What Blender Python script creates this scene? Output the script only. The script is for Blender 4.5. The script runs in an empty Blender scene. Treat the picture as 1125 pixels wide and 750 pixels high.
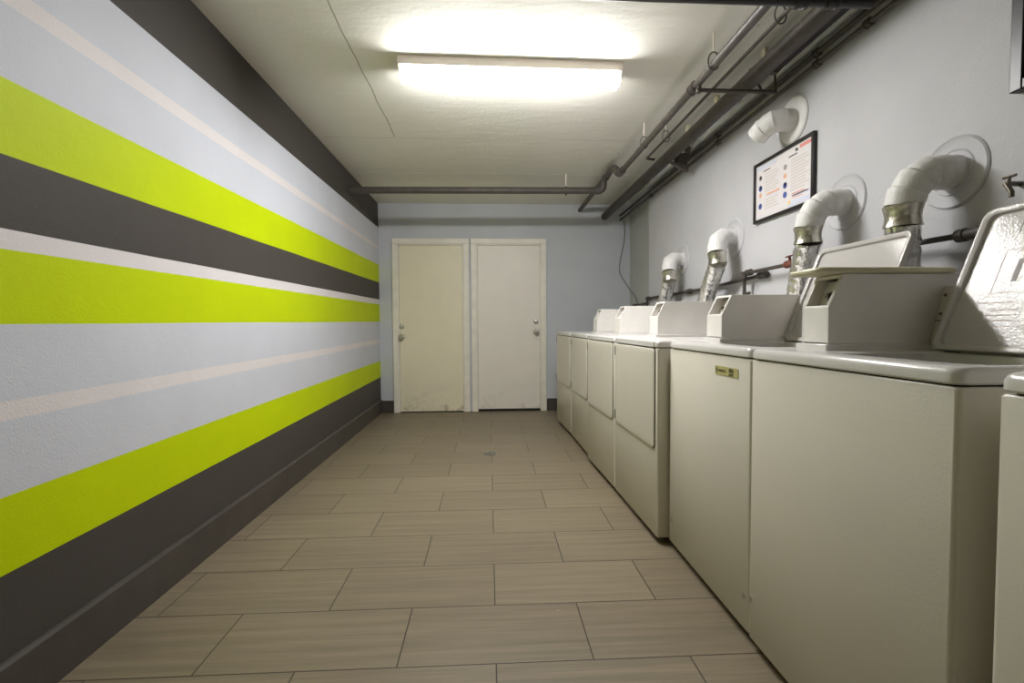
import bpy, bmesh, math, random
from mathutils import Vector, Matrix
random.seed(7)
S = bpy.context.scene
COL = S.collection
PI = math.pi

# ------------------------------------------------------------------ materials
def new_mat(name):
    m = bpy.data.materials.new(name); m.use_nodes = True
    nt = m.node_tree
    return m, nt, nt.nodes, nt.links, nt.nodes['Principled BSDF']

def mat(name, col, rough=.5, metal=0., nscale=0, nstr=0., bump=0., bscale=40., spec=.5, coat=0.):
    m, nt, N, L, b = new_mat(name)
    b.inputs['Roughness'].default_value = rough
    b.inputs['Metallic'].default_value = metal
    b.inputs['Specular IOR Level'].default_value = spec
    b.inputs['Coat Weight'].default_value = coat
    b.inputs['Base Color'].default_value = (*col, 1)
    if nstr:
        tc = N.new('ShaderNodeTexCoord'); no = N.new('ShaderNodeTexNoise')
        no.inputs['Scale'].default_value = nscale; no.inputs['Detail'].default_value = 5
        L.new(tc.outputs['Object'], no.inputs['Vector'])
        r = N.new('ShaderNodeValToRGB')
        a = [max(0, c*(1-nstr)) for c in col]; c2 = [min(1, c*(1+nstr)) for c in col]
        r.color_ramp.elements[0].position = .35; r.color_ramp.elements[1].position = .65
        r.color_ramp.elements[0].color = (*a, 1); r.color_ramp.elements[1].color = (*c2, 1)
        L.new(no.outputs['Fac'], r.inputs['Fac']); L.new(r.outputs['Color'], b.inputs['Base Color'])
    if bump:
        tc = N.new('ShaderNodeTexCoord'); no = N.new('ShaderNodeTexNoise')
        no.inputs['Scale'].default_value = bscale; no.inputs['Detail'].default_value = 4
        L.new(tc.outputs['Object'], no.inputs['Vector'])
        bp = N.new('ShaderNodeBump'); bp.inputs['Strength'].default_value = bump; bp.inputs['Distance'].default_value = .01
        L.new(no.outputs['Fac'], bp.inputs['Height']); L.new(bp.outputs['Normal'], b.inputs['Normal'])
    return m

def srgb(r, g, b):
    f = lambda c: (c/255/12.92 if c/255 <= .04045 else ((c/255+.055)/1.055)**2.4)
    return (f(r), f(g), f(b))

def math_node(N, L, op, a, b=None, c=None):
    n = N.new('ShaderNodeMath'); n.operation = op
    for i, v in enumerate((a, b, c)):
        if v is None: continue
        if isinstance(v, (int, float)): n.inputs[i].default_value = v
        else: L.new(v, n.inputs[i])
    return n.outputs[0]

def mixc(N, L, f, a, b):
    n = N.new('ShaderNodeMix'); n.data_type = 'RGBA'
    L.new(f, n.inputs[0]) if not isinstance(f, (int, float)) else setattr(n.inputs[0], 'default_value', f)
    for i, v in ((6, a), (7, b)):
        if isinstance(v, tuple): n.inputs[i].default_value = (*v, 1)
        else: L.new(v, n.inputs[i])
    return n.outputs[2]

C_GREY = srgb(208, 211, 221)
C_WHITE = srgb(226, 221, 223)
C_LIME = srgb(196, 216, 0)
C_DARK = srgb(76, 72, 69)

def stripes_mat():
    m, nt, N, L, b = new_mat('striped wall paint')
    tc = N.new('ShaderNodeTexCoord'); sp = N.new('ShaderNodeSeparateXYZ')
    L.new(tc.outputs['Object'], sp.inputs[0])
    # (height near y=1.34, height far y=5.6, colour above this edge)
    edges = [(.388, .426, C_LIME), (.595, .620, C_GREY), (.798, .830, C_WHITE), (.849, .877, C_GREY),
             (1.055, 1.083, C_LIME), (1.256, 1.288, C_WHITE), (1.311, 1.345, C_DARK), (1.510, 1.546, C_LIME),
             (1.716, 1.755, C_GREY), (1.918, 1.933, C_WHITE), (1.975, 1.972, C_GREY), (2.165, 2.190, C_DARK)]
    wob = N.new('ShaderNodeTexNoise'); wob.inputs['Scale'].default_value = 1.5; wob.inputs['Detail'].default_value = 3
    L.new(tc.outputs['Object'], wob.inputs['Vector'])
    wz = math_node(N, L, 'MULTIPLY_ADD', wob.outputs['Fac'], .006, -.003)
    zz = math_node(N, L, 'ADD', sp.outputs['Z'], wz)
    col = C_DARK
    for z0, z1, c in edges:
        s = (z1-z0)/4.26
        e = math_node(N, L, 'MULTIPLY_ADD', sp.outputs['Y'], s, z0-1.34*s)
        d = math_node(N, L, 'SUBTRACT', zz, e)
        f = math_node(N, L, 'MULTIPLY', d, 600.)
        f = N.new('ShaderNodeClamp'); fm = math_node(N, L, 'MULTIPLY', d, 600.); L.new(fm, f.inputs[0])
        col = mixc(N, L, f.outputs[0], col, c)
    no = N.new('ShaderNodeTexNoise'); no.inputs['Scale'].default_value = 3; no.inputs['Detail'].default_value = 6
    L.new(tc.outputs['Object'], no.inputs['Vector'])
    v = math_node(N, L, 'MULTIPLY_ADD', no.outputs['Fac'], .16, .92)
    mx = N.new('ShaderNodeMix'); mx.data_type = 'RGBA'; mx.blend_type = 'MULTIPLY'; mx.inputs[0].default_value = 1
    L.new(col, mx.inputs[6]); L.new(v, mx.inputs[7])
    L.new(mx.outputs[2], b.inputs['Base Color'])
    b.inputs['Roughness'].default_value = .55
    b.inputs['Specular IOR Level'].default_value = .15
    wall_bump(N, L, b, tc)
    return m

def wall_bump(N, L, b, tc, s=.25):
    n1 = N.new('ShaderNodeTexNoise'); n1.inputs['Scale'].default_value = 130; n1.inputs['Detail'].default_value = 3
    n2 = N.new('ShaderNodeTexNoise'); n2.inputs['Scale'].default_value = 14; n2.inputs['Detail'].default_value = 3
    L.new(tc.outputs['Object'], n1.inputs['Vector']); L.new(tc.outputs['Object'], n2.inputs['Vector'])
    h = math_node(N, L, 'MULTIPLY_ADD', n2.outputs['Fac'], 1.6, n1.outputs['Fac'])
    bp = N.new('ShaderNodeBump'); bp.inputs['Strength'].default_value = s; bp.inputs['Distance'].default_value = .004
    L.new(h, bp.inputs['Height']); L.new(bp.outputs['Normal'], b.inputs['Normal'])

def paint_mat(name, col, var=.05, bump=.25, rough=.6, sc=2.5):
    m, nt, N, L, b = new_mat(name)
    tc = N.new('ShaderNodeTexCoord')
    no = N.new('ShaderNodeTexNoise'); no.inputs['Scale'].default_value = sc; no.inputs['Detail'].default_value = 7
    L.new(tc.outputs['Object'], no.inputs['Vector'])
    r = N.new('ShaderNodeValToRGB'); r.color_ramp.elements[0].position = .3; r.color_ramp.elements[1].position = .7
    r.color_ramp.elements[0].color = (*[c*(1-var) for c in col], 1); r.color_ramp.elements[1].color = (*[min(1, c*(1+var)) for c in col], 1)
    L.new(no.outputs['Fac'], r.inputs['Fac']); L.new(r.outputs['Color'], b.inputs['Base Color'])
    b.inputs['Roughness'].default_value = rough; b.inputs['Specular IOR Level'].default_value = .3
    wall_bump(N, L, b, tc, bump)
    return m

def ceiling_mat():
    m, nt, N, L, b = new_mat('painted concrete ceiling')
    tc = N.new('ShaderNodeTexCoord'); sp = N.new('ShaderNodeSeparateXYZ'); L.new(tc.outputs['Object'], sp.inputs[0])
    base = srgb(239, 237, 228)
    no = N.new('ShaderNodeTexNoise'); no.inputs['Scale'].default_value = 1.7; no.inputs['Detail'].default_value = 8
    L.new(tc.outputs['Object'], no.inputs['Vector'])
    v = math_node(N, L, 'MULTIPLY_ADD', no.outputs['Fac'], .14, .93)
    # flaked paint along the pour joints
    sc = N.new('ShaderNodeMapping'); sc.inputs['Scale'].default_value = (7, 60, 1)
    L.new(tc.outputs['Object'], sc.inputs['Vector'])
    fl = N.new('ShaderNodeTexNoise'); fl.inputs['Scale'].default_value = 1; fl.inputs['Detail'].default_value = 4
    L.new(sc.outputs[0], fl.inputs['Vector'])
    wig = N.new('ShaderNodeTexNoise'); wig.inputs['Scale'].default_value = 4; L.new(tc.outputs['Object'], wig.inputs['Vector'])
    def line(coord, pos, wid, wob):
        d = math_node(N, L, 'SUBTRACT', coord, pos)
        w = math_node(N, L, 'MULTIPLY_ADD', wig.outputs['Fac'], wob, -wob/2)
        d = math_node(N, L, 'ADD', d, w)
        d = math_node(N, L, 'ABSOLUTE', d)
        return math_node(N, L, 'LESS_THAN', d, wid)
    flk = math_node(N, L, 'GREATER_THAN', fl.outputs['Fac'], .50)
    j1 = math_node(N, L, 'MULTIPLY', line(sp.outputs['Y'], 4.56, .016, .03), flk)
    j2 = math_node(N, L, 'MULTIPLY', line(sp.outputs['Y'], 3.02, .010, .06), flk)
    flk2 = math_node(N, L, 'GREATER_THAN', fl.outputs['Fac'], .58)
    j2 = math_node(N, L, 'MULTIPLY', j2, flk2)
    seam = line(sp.outputs['X'], -.70, .004, .02)
    lim = math_node(N, L, 'LESS_THAN', sp.outputs['Y'], 3.7)
    seam = math_node(N, L, 'MULTIPLY', seam, lim)
    seam2 = line(sp.outputs['Y'], 3.72, .003, .03)
    col = mixc(N, L, math_node(N, L, 'MULTIPLY', seam, .6), base, srgb(120, 112, 96))
    col = mixc(N, L, math_node(N, L, 'MULTIPLY', seam2, .45), col, srgb(150, 142, 125))
    w = math_node(N, L, 'MAXIMUM', j1, j2)
    col = mixc(N, L, math_node(N, L, 'MULTIPLY', w, .8), col, srgb(255, 254, 250))
    vo = N.new('ShaderNodeTexVoronoi'); vo.inputs['Scale'].default_value = 2.3; L.new(tc.outputs['Object'], vo.inputs['Vector'])
    spk = math_node(N, L, 'LESS_THAN', vo.outputs['Distance'], .035)
    col = mixc(N, L, math_node(N, L, 'MULTIPLY', spk, .35), col, srgb(150, 140, 120))
    mx = N.new('ShaderNodeMix'); mx.data_type = 'RGBA'; mx.blend_type = 'MULTIPLY'; mx.inputs[0].default_value = 1
    L.new(col, mx.inputs[6]); L.new(v, mx.inputs[7]); L.new(mx.outputs[2], b.inputs['Base Color'])
    b.inputs['Roughness'].default_value = .65; b.inputs['Specular IOR Level'].default_value = .25
    n1 = N.new('ShaderNodeTexNoise'); n1.inputs['Scale'].default_value = 45; n1.inputs['Detail'].default_value = 5
    mp = N.new('ShaderNodeMapping'); mp.inputs['Scale'].default_value = (1, 3, 1); L.new(tc.outputs['Object'], mp.inputs['Vector'])
    n2 = N.new('ShaderNodeTexNoise'); n2.inputs['Scale'].default_value = 5; n2.inputs['Detail'].default_value = 6
    L.new(tc.outputs['Object'], n1.inputs['Vector']); L.new(mp.outputs[0], n2.inputs['Vector'])
    h = math_node(N, L, 'MULTIPLY_ADD', n2.outputs['Fac'], 2.5, n1.outputs['Fac'])
    h = math_node(N, L, 'ADD', h, math_node(N, L, 'MULTIPLY', w, 1.))
    bp = N.new('ShaderNodeBump'); bp.inputs['Strength'].default_value = .22; bp.inputs['Distance'].default_value = .006
    L.new(h, bp.inputs['Height']); L.new(bp.outputs['Normal'], b.inputs['Normal'])
    return m

def floor_mat():
    m, nt, N, L, b = new_mat('porcelain plank tile')
    tc = N.new('ShaderNodeTexCoord')
    mp = N.new('ShaderNodeMapping'); mp.inputs['Location'].default_value = (-.0142+.61*20, -1.4295+.305*40, 0)
    L.new(tc.outputs['Object'], mp.inputs['Vector'])
    br = N.new('ShaderNodeTexBrick')
    br.offset = .5; br.offset_frequency = 2; br.squash = 1
    for k, v in (('Scale', 1), ('Mortar Size', .0022), ('Mortar Smooth', .15), ('Bias', 0), ('Brick Width', .61), ('Row Height', .305)):
        br.inputs[k].default_value = v
    br.inputs['Color1'].default_value = (.0, .0, .0, 1); br.inputs['Color2'].default_value = (1, 1, 1, 1); br.inputs['Mortar'].default_value = (.5, .5, .5, 1)
    L.new(mp.outputs[0], br.inputs['Vector'])
    tilev = N.new('ShaderNodeSeparateColor'); L.new(br.outputs['Color'], tilev.inputs[0])
    # long streaks running along each plank
    add = N.new('ShaderNodeVectorMath'); add.operation = 'MULTIPLY_ADD'
    L.new(br.outputs['Color'], add.inputs[0]); add.inputs[1].default_value = (3.1, 7.7, 0); L.new(mp.outputs[0], add.inputs[2])
    m2 = N.new('ShaderNodeMapping'); m2.inputs['Scale'].default_value = (1.3, 34, 1); L.new(add.outputs[0], m2.inputs['Vector'])
    n1 = N.new('ShaderNodeTexNoise'); n1.inputs['Scale'].default_value = 1; n1.inputs['Detail'].default_value = 5; n1.inputs['Roughness'].default_value = .6
    L.new(m2.outputs[0], n1.inputs['Vector'])
    m3 = N.new('ShaderNodeMapping'); m3.inputs['Scale'].default_value = (5, 170, 1); L.new(add.outputs[0], m3.inputs['Vector'])
    n3 = N.new('ShaderNodeTexNoise'); n3.inputs['Scale'].default_value = 1; n3.inputs['Detail'].default_value = 3
    L.new(m3.outputs[0], n3.inputs['Vector'])
    n4 = N.new('ShaderNodeTexNoise'); n4.inputs['Scale'].default_value = 1.2; n4.inputs['Detail'].default_value = 6; L.new(tc.outputs['Object'], n4.inputs['Vector'])
    s = math_node(N, L, 'MULTIPLY_ADD', n1.outputs['Fac'], .95, .40)
    s = math_node(N, L, 'MULTIPLY_ADD', n3.outputs['Fac'], .34, s)
    s = math_node(N, L, 'MULTIPLY_ADD', tilev.outputs[0], .11, s)
    s = math_node(N, L, 'MULTIPLY_ADD', n4.outputs['Fac'], .12, s)
    s = math_node(N, L, 'SUBTRACT', s, .20)
    base = srgb(128, 116, 97)
    mx = N.new('ShaderNodeMix'); mx.data_type = 'RGBA'; mx.blend_type = 'MULTIPLY'; mx.inputs[0].default_value = 1
    mx.inputs[6].default_value = (*base, 1); L.new(s, mx.inputs[7])
    col = mixc(N, L, br.outputs['Fac'], mx.outputs[2], srgb(50, 42, 34))
    # pale specks of lint
    vo = N.new('ShaderNodeTexVoronoi'); vo.inputs['Scale'].default_value = 5.5; L.new(tc.outputs['Object'], vo.inputs['Vector'])
    spk = math_node(N, L, 'LESS_THAN', vo.outputs['Distance'], .012)
    col = mixc(N, L, math_node(N, L, 'MULTIPLY', spk, .7), col, srgb(225, 215, 200))
    L.new(col, b.inputs['Base Color'])
    rg = math_node(N, L, 'MULTIPLY_ADD', n1.outputs['Fac'], .2, .36)
    L.new(rg, b.inputs['Roughness']); b.inputs['Specular IOR Level'].default_value = .4
    h = math_node(N, L, 'MULTIPLY_ADD', br.outputs['Fac'], -1., math_node(N, L, 'MULTIPLY', n3.outputs['Fac'], .12))
    bp = N.new('ShaderNodeBump'); bp.inputs['Strength'].default_value = .35; bp.inputs['Distance'].default_value = .002
    L.new(h, bp.inputs['Height']); L.new(bp.outputs['Normal'], b.inputs['Normal'])
    return m

def door_mat(name, base, grime):
    m, nt, N, L, b = new_mat(name)
    tc = N.new('ShaderNodeTexCoord'); sp = N.new('ShaderNodeSeparateXYZ'); L.new(tc.outputs['Object'], sp.inputs[0])
    n = N.new('ShaderNodeTexNoise'); n.inputs['Scale'].default_value = 5; n.inputs['Detail'].default_value = 8
    L.new(tc.outputs['Object'], n.inputs['Vector'])
    n2 = N.new('ShaderNodeTexNoise'); n2.inputs['Scale'].default_value = 9; n2.inputs['Detail'].default_value = 5; n2.inputs['Distortion'].default_value = 1
    L.new(tc.outputs['Object'], n2.inputs['Vector'])
    lo = N.new('ShaderNodeMapRange'); lo.inputs[1].default_value = .34; lo.inputs[2].default_value = .0; lo.inputs[3].default_value = 0; lo.inputs[4].default_value = 1
    L.new(sp.outputs['Z'], lo.inputs[0])
    g = N.new('ShaderNodeMapRange'); g.inputs[1].default_value = .52; g.inputs[2].default_value = .7; L.new(n2.outputs['Fac'], g.inputs[0])
    gm = math_node(N, L, 'MULTIPLY', g.outputs[0], lo.outputs[0]); gm = math_node(N, L, 'MULTIPLY', gm, grime)
    s = math_node(N, L, 'MULTIPLY_ADD', n.outputs['Fac'], .1, .95)
    mx = N.new('ShaderNodeMix'); mx.data_type = 'RGBA'; mx.blend_type = 'MULTIPLY'; mx.inputs[0].default_value = 1
    mx.inputs[6].default_value = (*base, 1); L.new(s, mx.inputs[7])
    L.new(mixc(N, L, gm, mx.outputs[2], srgb(120, 108, 84)), b.inputs['Base Color'])
    b.inputs['Roughness'].default_value = .42
    return m

def foil_mat():
    m, nt, N, L, b = new_mat('crumpled foil')
    b.inputs['Base Color'].default_value = (.80, .79, .76, 1); b.inputs['Metallic'].default_value = 1; b.inputs['Roughness'].default_value = .24
    tc = N.new('ShaderNodeTexCoord'); mp = N.new('ShaderNodeMapping'); mp.inputs['Scale'].default_value = (26, 26, 9)
    L.new(tc.outputs['Object'], mp.inputs['Vector'])
    n = N.new('ShaderNodeTexNoise'); n.inputs['Scale'].default_value = 1; n.inputs['Detail'].default_value = 3; n.inputs['Distortion'].default_value = 1.2
    L.new(mp.outputs[0], n.inputs['Vector'])
    bp = N.new('ShaderNodeBump'); bp.inputs['Strength'].default_value = .8; bp.inputs['Distance'].default_value = .012
    L.new(n.outputs['Fac'], bp.inputs['Height']); L.new(bp.outputs['Normal'], b.inputs['Normal'])
    return m

def enamel(name, col, rough=.3, bump=.04, bscale=160):
    return mat(name, col, rough, 0, 1.2, .025, bump, bscale, .5)

M = dict(
    stripes=stripes_mat(), floor=floor_mat(), ceiling=ceiling_mat(),
    rwall=paint_mat('pale grey wall paint', srgb(196, 195, 199)),
    recess=paint_mat('recess wall paint', srgb(182, 183, 180)),
    bwall=paint_mat('blue grey wall paint', srgb(203, 206, 214), .04, .2),
    fwall=paint_mat('plain wall paint', srgb(200, 198, 194)),
    base=mat('dark baseboard paint', srgb(72, 67, 63), .45, 0, 6, .12, .1, 60),
    door_cream=door_mat('cream door paint', srgb(240, 232, 208), .5),
    door_white=door_mat('white door paint', srgb(241, 235, 227), .25),
    frame=mat('door frame paint', srgb(240, 235, 225), .4, 0, 7, .05, .05, 30),
    cab=enamel('cream enamel', srgb(211, 206, 194)),
    deck=enamel('white enamel', srgb(220, 217, 215), .22, .03, 120),
    lidm=mat('glossy orange peel enamel', srgb(192, 188, 186), .10, 0, 1.2, .025, .10, 200, .32),
    box=mat('matt white powder coat', srgb(230, 226, 222), .42, 0, 9, .03, .08, 240),
    gap=mat('black rubber and gap shade', (.012, .011, .01), .7),  # also the black that stands in for shade in gaps
    hinge=mat('dull hinge steel', srgb(105, 98, 88), .4, .7),
    steel=mat('brushed steel', (.62, .60, .56), .28, 1.),
    dsteel=mat('dark mechanism steel', srgb(74, 64, 52), .45, .6),
    brass=mat('aged brass plate', srgb(188, 180, 122), .45, .0, 30, .08),
    ink=mat('dark ink', srgb(38, 30, 22), .6),
    greyink=mat('grey ink', srgb(160, 152, 150), .6),
    pinkink=mat('pale pink ink', srgb(205, 186, 182), .6),
    pipe=mat('dark painted iron', srgb(82, 76, 71), .5, 0, 14, .15, .2, 60),
    pipe2=mat('rusty dark pipe', srgb(68, 61, 55), .55, 0, 14, .2, .2, 60),
    gpipe=mat('grey painted pipe', srgb(176, 178, 168), .5, 0, 10, .08),
    duct=mat('white painted duct', srgb(222, 220, 218), .5, 0, 20, .04, .35, 35),
    foil=foil_mat(),
    collar=mat('galvanised collar', (.60, .57, .50), .3, 1., 20, .15, .3, 50),
    lampw=mat('white lamp metal', srgb(235, 225, 215), .4),
    black=mat('black frame', srgb(30, 26, 26), .35),
    paper=mat('printed paper', srgb(228, 222, 224), .35, coat=.3),
    blue=mat('blue print', srgb(74, 92, 158), .4), red=mat('red print', srgb(218, 140, 132), .4),
    orange=mat('orange print', srgb(228, 178, 150), .4), pale=mat('pale text print', srgb(208, 202, 196), .4),
    lav=mat('lavender print', srgb(212, 214, 230), .4), yellow=mat('yellow print', srgb(236, 200, 110), .4),
    tray=mat('aged cream plastic', srgb(206, 200, 170), .45, 0, 8, .06),
    panel=mat('grey control panel', srgb(200, 194, 182), .45),
    wire=mat('grey cable', srgb(120, 118, 114), .5),
    mural=mat('dark print in frame', srgb(60, 52, 70), .4, 0, 10, .5),
)

def emis(name, col, st):
    m, nt, N, L, b = new_mat(name)
    b.inputs['Base Color'].default_value = (.9, .9, .88, 1)
    b.inputs['Emission Color'].default_value = (*col, 1); b.inputs['Emission Strength'].default_value = st
    return m
M['glow'] = emis('lit lamp diffuser', (1, .99, .975), 108.)
M['glow_side'] = emis('lit lamp diffuser flank', (1, .99, .975), 52.)

# ------------------------------------------------------------------ geometry helpers
def obj(name, bm, m, parent=None, smooth=False, bevel=0., loc=None, autosm=True):
    me = bpy.data.meshes.new(name)
    bmesh.ops.recalc_face_normals(bm, faces=bm.faces)
    bm.to_mesh(me); bm.free()
    me.materials.append(M[m] if isinstance(m, str) else m)
    o = bpy.data.objects.new(name, me); COL.objects.link(o)
    if parent: o.parent = parent
    if loc: o.location = loc
    if bevel:
        md = o.modifiers.new('bevel', 'BEVEL'); md.width = bevel; md.segments = 2; md.limit_method = 'ANGLE'; md.angle_limit = math.radians(40)
    if smooth or bevel:
        for p in me.polygons: p.use_smooth = True
        if not bevel or True:
            me.set_sharp_from_angle(angle=math.radians(38))
    return o

def empty(name, label, cat, loc=(0, 0, 0), rz=0, group=None):
    o = bpy.data.objects.new(name, None); COL.objects.link(o); o.empty_display_size = .05
    o.location = loc; o.rotation_euler = (0, 0, rz)
    o['label'] = label; o['category'] = cat
    if group: o['group'] = group
    return o

def tag(o, label, cat, group=None):
    o['label'] = label; o['category'] = cat
    if group: o['group'] = group
    return o

def struct(o, label=None, cat='structure'):
    o['kind'] = 'structure'
    if label: o['label'] = label
    o['category'] = cat
    return o

def B(bm, x0, x1, y0, y1, z0, z1):
    vs = [bm.verts.new((x, y, z)) for x in (x0, x1) for y in (y0, y1) for z in (z0, z1)]
    for f in ((0, 1, 3, 2), (4, 6, 7, 5), (0, 4, 5, 1), (2, 3, 7, 6), (0, 2, 6, 4), (1, 5, 7, 3)):
        bm.faces.new([vs[i] for i in f])
    return bm

def box(x0, x1, y0, y1, z0, z1): return B(bmesh.new(), x0, x1, y0, y1, z0, z1)

def prism(bm, poly, axis, a, b):
    """extrude a 2-D polygon along an axis: axis 'Y' poly=(x,z); 'Z' poly=(x,y); 'X' poly=(y,z)"""
    def P(p, t):
        return {'Y': (p[0], t, p[1]), 'Z': (p[0], p[1], t), 'X': (t, p[0], p[1])}[axis]
    v0 = [bm.verts.new(P(p, a)) for p in poly]; v1 = [bm.verts.new(P(p, b)) for p in poly]
    bm.faces.new(v0); bm.faces.new(list(reversed(v1)))
    n = len(poly)
    for i in range(n): bm.faces.new((v0[i], v0[(i+1) % n], v1[(i+1) % n], v1[i]))
    return bm

def rrect(x0, x1, y0, y1, r, seg=5):
    pts = []
    for cx, cy, a in ((x1-r, y1-r, 0), (x0+r, y1-r, 90), (x0+r, y0+r, 180), (x1-r, y0+r, 270)):
        for k in range(seg+1):
            t = math.radians(a+90*k/seg); pts.append((cx+r*math.cos(t), cy+r*math.sin(t)))
    return pts

def loops(bm, rings, close0=True, close1=True):
    """skin successive rings (lists of equal count of 3-D points)"""
    V = [[bm.verts.new(p) for p in r] for r in rings]
    n = len(V[0])
    for a, b in zip(V, V[1:]):
        for i in range(n): bm.faces.new((a[i], a[(i+1) % n], b[(i+1) % n], b[i]))
    if close0: bm.faces.new(V[0])
    if close1: bm.faces.new(V[-1])
    return bm

def frame_at(t, prev=None):
    t = t.normalized()
    if prev is None:
        a = Vector((0, 0, 1)) if abs(t.z) < .9 else Vector((1, 0, 0))
    else: a = prev
    n = (a - t*a.dot(t)).normalized()
    return n, t.cross(n)

def tube(bm, pts, r, seg=14, cap=True):
    pts = [Vector(p) for p in pts]; rs = r if isinstance(r, (list, tuple)) else [r]*len(pts)
    rings = []; prev = None
    for i, p in enumerate(pts):
        if i == 0: t = pts[1]-p
        elif i == len(pts)-1: t = p-pts[-2]
        else: t = (p-pts[i-1]).normalized()+(pts[i+1]-p).normalized()
        n, bn = frame_at(t, prev); prev = n
        rings.append([p+rs[i]*(math.cos(a)*n+math.sin(a)*bn) for a in [2*PI*k/seg for k in range(seg)]])
    return loops(bm, rings, cap, cap)

def fillet(pts, rad, seg=6):
    pts = [Vector(p) for p in pts]; out = [pts[0]]
    for a, b, c in zip(pts, pts[1:], pts[2:]):
        d1 = (a-b); d2 = (c-b); l = min(rad, d1.length*.49, d2.length*.49)
        p = b+d1.normalized()*l; q = b+d2.normalized()*l
        for k in range(seg+1):
            t = k/seg; out.append(p*(1-t)**2+b*2*t*(1-t)+q*t*t)
    out.append(pts[-1]); return out

def lathe(bm, prof, origin, axis, seg=24):
    """prof: (radius, distance along axis)"""
    axis = Vector(axis).normalized(); n, bn = frame_at(axis); o = Vector(origin)
    rings = [[o+axis*d+max(r, 1e-5)*(math.cos(a)*n+math.sin(a)*bn) for a in [2*PI*k/seg for k in range(seg)]] for r, d in prof]
    return loops(bm, rings)

def text_obj(name, s, size, m, parent, mtx, ext=.0006, align='LEFT'):
    c = bpy.data.curves.new(name, 'FONT'); c.body = s; c.size = size; c.extrude = ext; c.align_x = align; c.align_y = 'CENTER'
    t = bpy.data.objects.new(name, c); COL.objects.link(t)
    bpy.context.view_layer.update()
    me = bpy.data.meshes.new_from_object(t.evaluated_get(bpy.context.evaluated_depsgraph_get()))
    bpy.data.objects.remove(t)
    me.transform(mtx); me.materials.clear(); me.materials.append(M[m])
    o = bpy.data.objects.new(name, me); COL.objects.link(o); o.parent = parent
    return o

# ------------------------------------------------------------------ room shell
XL, XR, XJ, YB, YF, ZC, YJ = -1.293, 1.62, 1.71, 5.695, -1.9, 2.474, 4.75
struct(obj('floor', box(XL-.1, XJ+.1, YF-.1, YB+.1, -.1, 0), 'floor'), 'grey brown plank tile floor', 'floor')
struct(obj('ceiling', box(XL-.1, XJ+.1, YF-.1, YB+.1, ZC, ZC+.1), 'ceiling'), 'cream painted concrete ceiling', 'ceiling')
struct(obj('wall_left', box(XL-.1, XL, YF, YB, 0, ZC), 'stripes'), 'wall painted with grey, lime, white and dark stripes', 'wall')
struct(obj('wall_back', box(XL, XJ, YB, YB+.1, 0, ZC), 'bwall'), 'blue grey end wall with two doors', 'wall')
struct(obj('wall_front', box(XL, XR, YF-.1, YF, 0, ZC), 'fwall'), 'plain wall at the near end of the room', 'wall')
bm = box(XR, XJ+.1, YF, YJ, 0, ZC)
struct(obj('wall_right', bm, 'rwall'), 'pale grey wall behind the machines', 'wall')
struct(obj('wall_right_far', box(XJ, XJ+.1, YJ, YB, 0, ZC), 'recess'), 'greyer recessed stretch of wall in the far right corner', 'wall')
bm = bmesh.new(); prism(bm, [(XL, 0), (XL+.014, 0), (XL+.014, .150), (XL+.008, .160), (XL, .162)], 'Y', YF, YB)
struct(obj('baseboard_left', bm, 'base'), 'dark baseboard along the striped wall', 'baseboard')
bm = bmesh.new(); B(bm, XL+.014, -1.132, YB-.014, YB, 0, .145)
struct(obj('baseboard_back', bm, 'base', bevel=.003), 'dark baseboard left of the cream door', 'baseboard')
bm = bmesh.new(); B(bm, .695, 1.70, YB-.014, YB, 0, .145)
struct(obj('baseboard_back', bm, 'base', bevel=.003), 'dark baseboard right of the white door', 'baseboard')

def door(n, x0, x1, knob_x, panel_mat, zk, zd, label, gap):
    t = empty('door_%d' % n, label, 'door', ((x0+x1)/2, YB, 0)); t['kind'] = 'structure'
    cx = (x0+x1)/2; a, b = x0-cx, x1-cx; w = .062; H = 2.062
    bm = bmesh.new()
    B(bm, a, a+w, -.030, 0, 0, H-w); B(bm, b-w, b, -.030, 0, 0, H-w); B(bm, a, b, -.030, 0, H-w, H)
    obj('door_frame', bm, 'frame', t, bevel=.004)
    bm = bmesh.new()
    B(bm, a+w, a+w+.014, -.022, 0, 0, H-w); B(bm, b-w-.014, b-w, -.022, 0, 0, H-w); B(bm, a+w+.014, b-w-.014, -.022, 0, H-w-.014, H-w)
    obj('door_stop', bm, 'frame', t, bevel=.002)
    obj('door_slab', box(a+w+.017, b-w-.017, -.013, -.001, gap, H-w-.017), panel_mat, t, bevel=.002)
    obj('threshold', box(a+w+.014, b-w-.014, -.012, 0, .0, gap-.004), 'gap', t)
    kx = knob_x-cx
    bm = bmesh.new()
    lathe(bm, [(.033, 0), (.033, .004), (.028, .009), (.013, .012), (.012, .028), (.022, .036), (.029, .046), (.029, .056), (.022, .066), (.001, .069)], (kx, -.013, zk), (0, -1, 0))
    obj('door_knob', bm, 'steel', t, smooth=True)
    bm = bmesh.new()
    lathe(bm, [(.030, 0), (.030, .006), (.024, .014), (.015, .016), (.001, .016)], (kx, -.013, zd), (0, -1, 0))
    B(bm, kx-.002, kx+.002, -.030, -.026, zd-.008, zd+.008)
    obj('deadbolt', bm, 'steel', t, smooth=True)
    return t
d1 = door(1, -1.135, -.232, -1.033, 'door_cream', .90, 1.025, 'cream painted flush door with scuffed bottom, left of the pair', .012)
d2 = door(2, -.208, .690, .567, 'door_white', .955, 1.075, 'whiter flush door with a dark gap below it, right of the pair', .030)
# pale latch guard outline around the right knob
bm = bmesh.new(); B(bm, .045+.44-.20+.0, .045+.44-.085, -.0165, -.0128, .87, 1.13)
bm.free()
bm = bmesh.new()
B(bm, .555-.241, .600-.241, -.0155, -.0128, .865, .868); 
obj('latch_plate', bm, 'greyink', d2)

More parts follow.
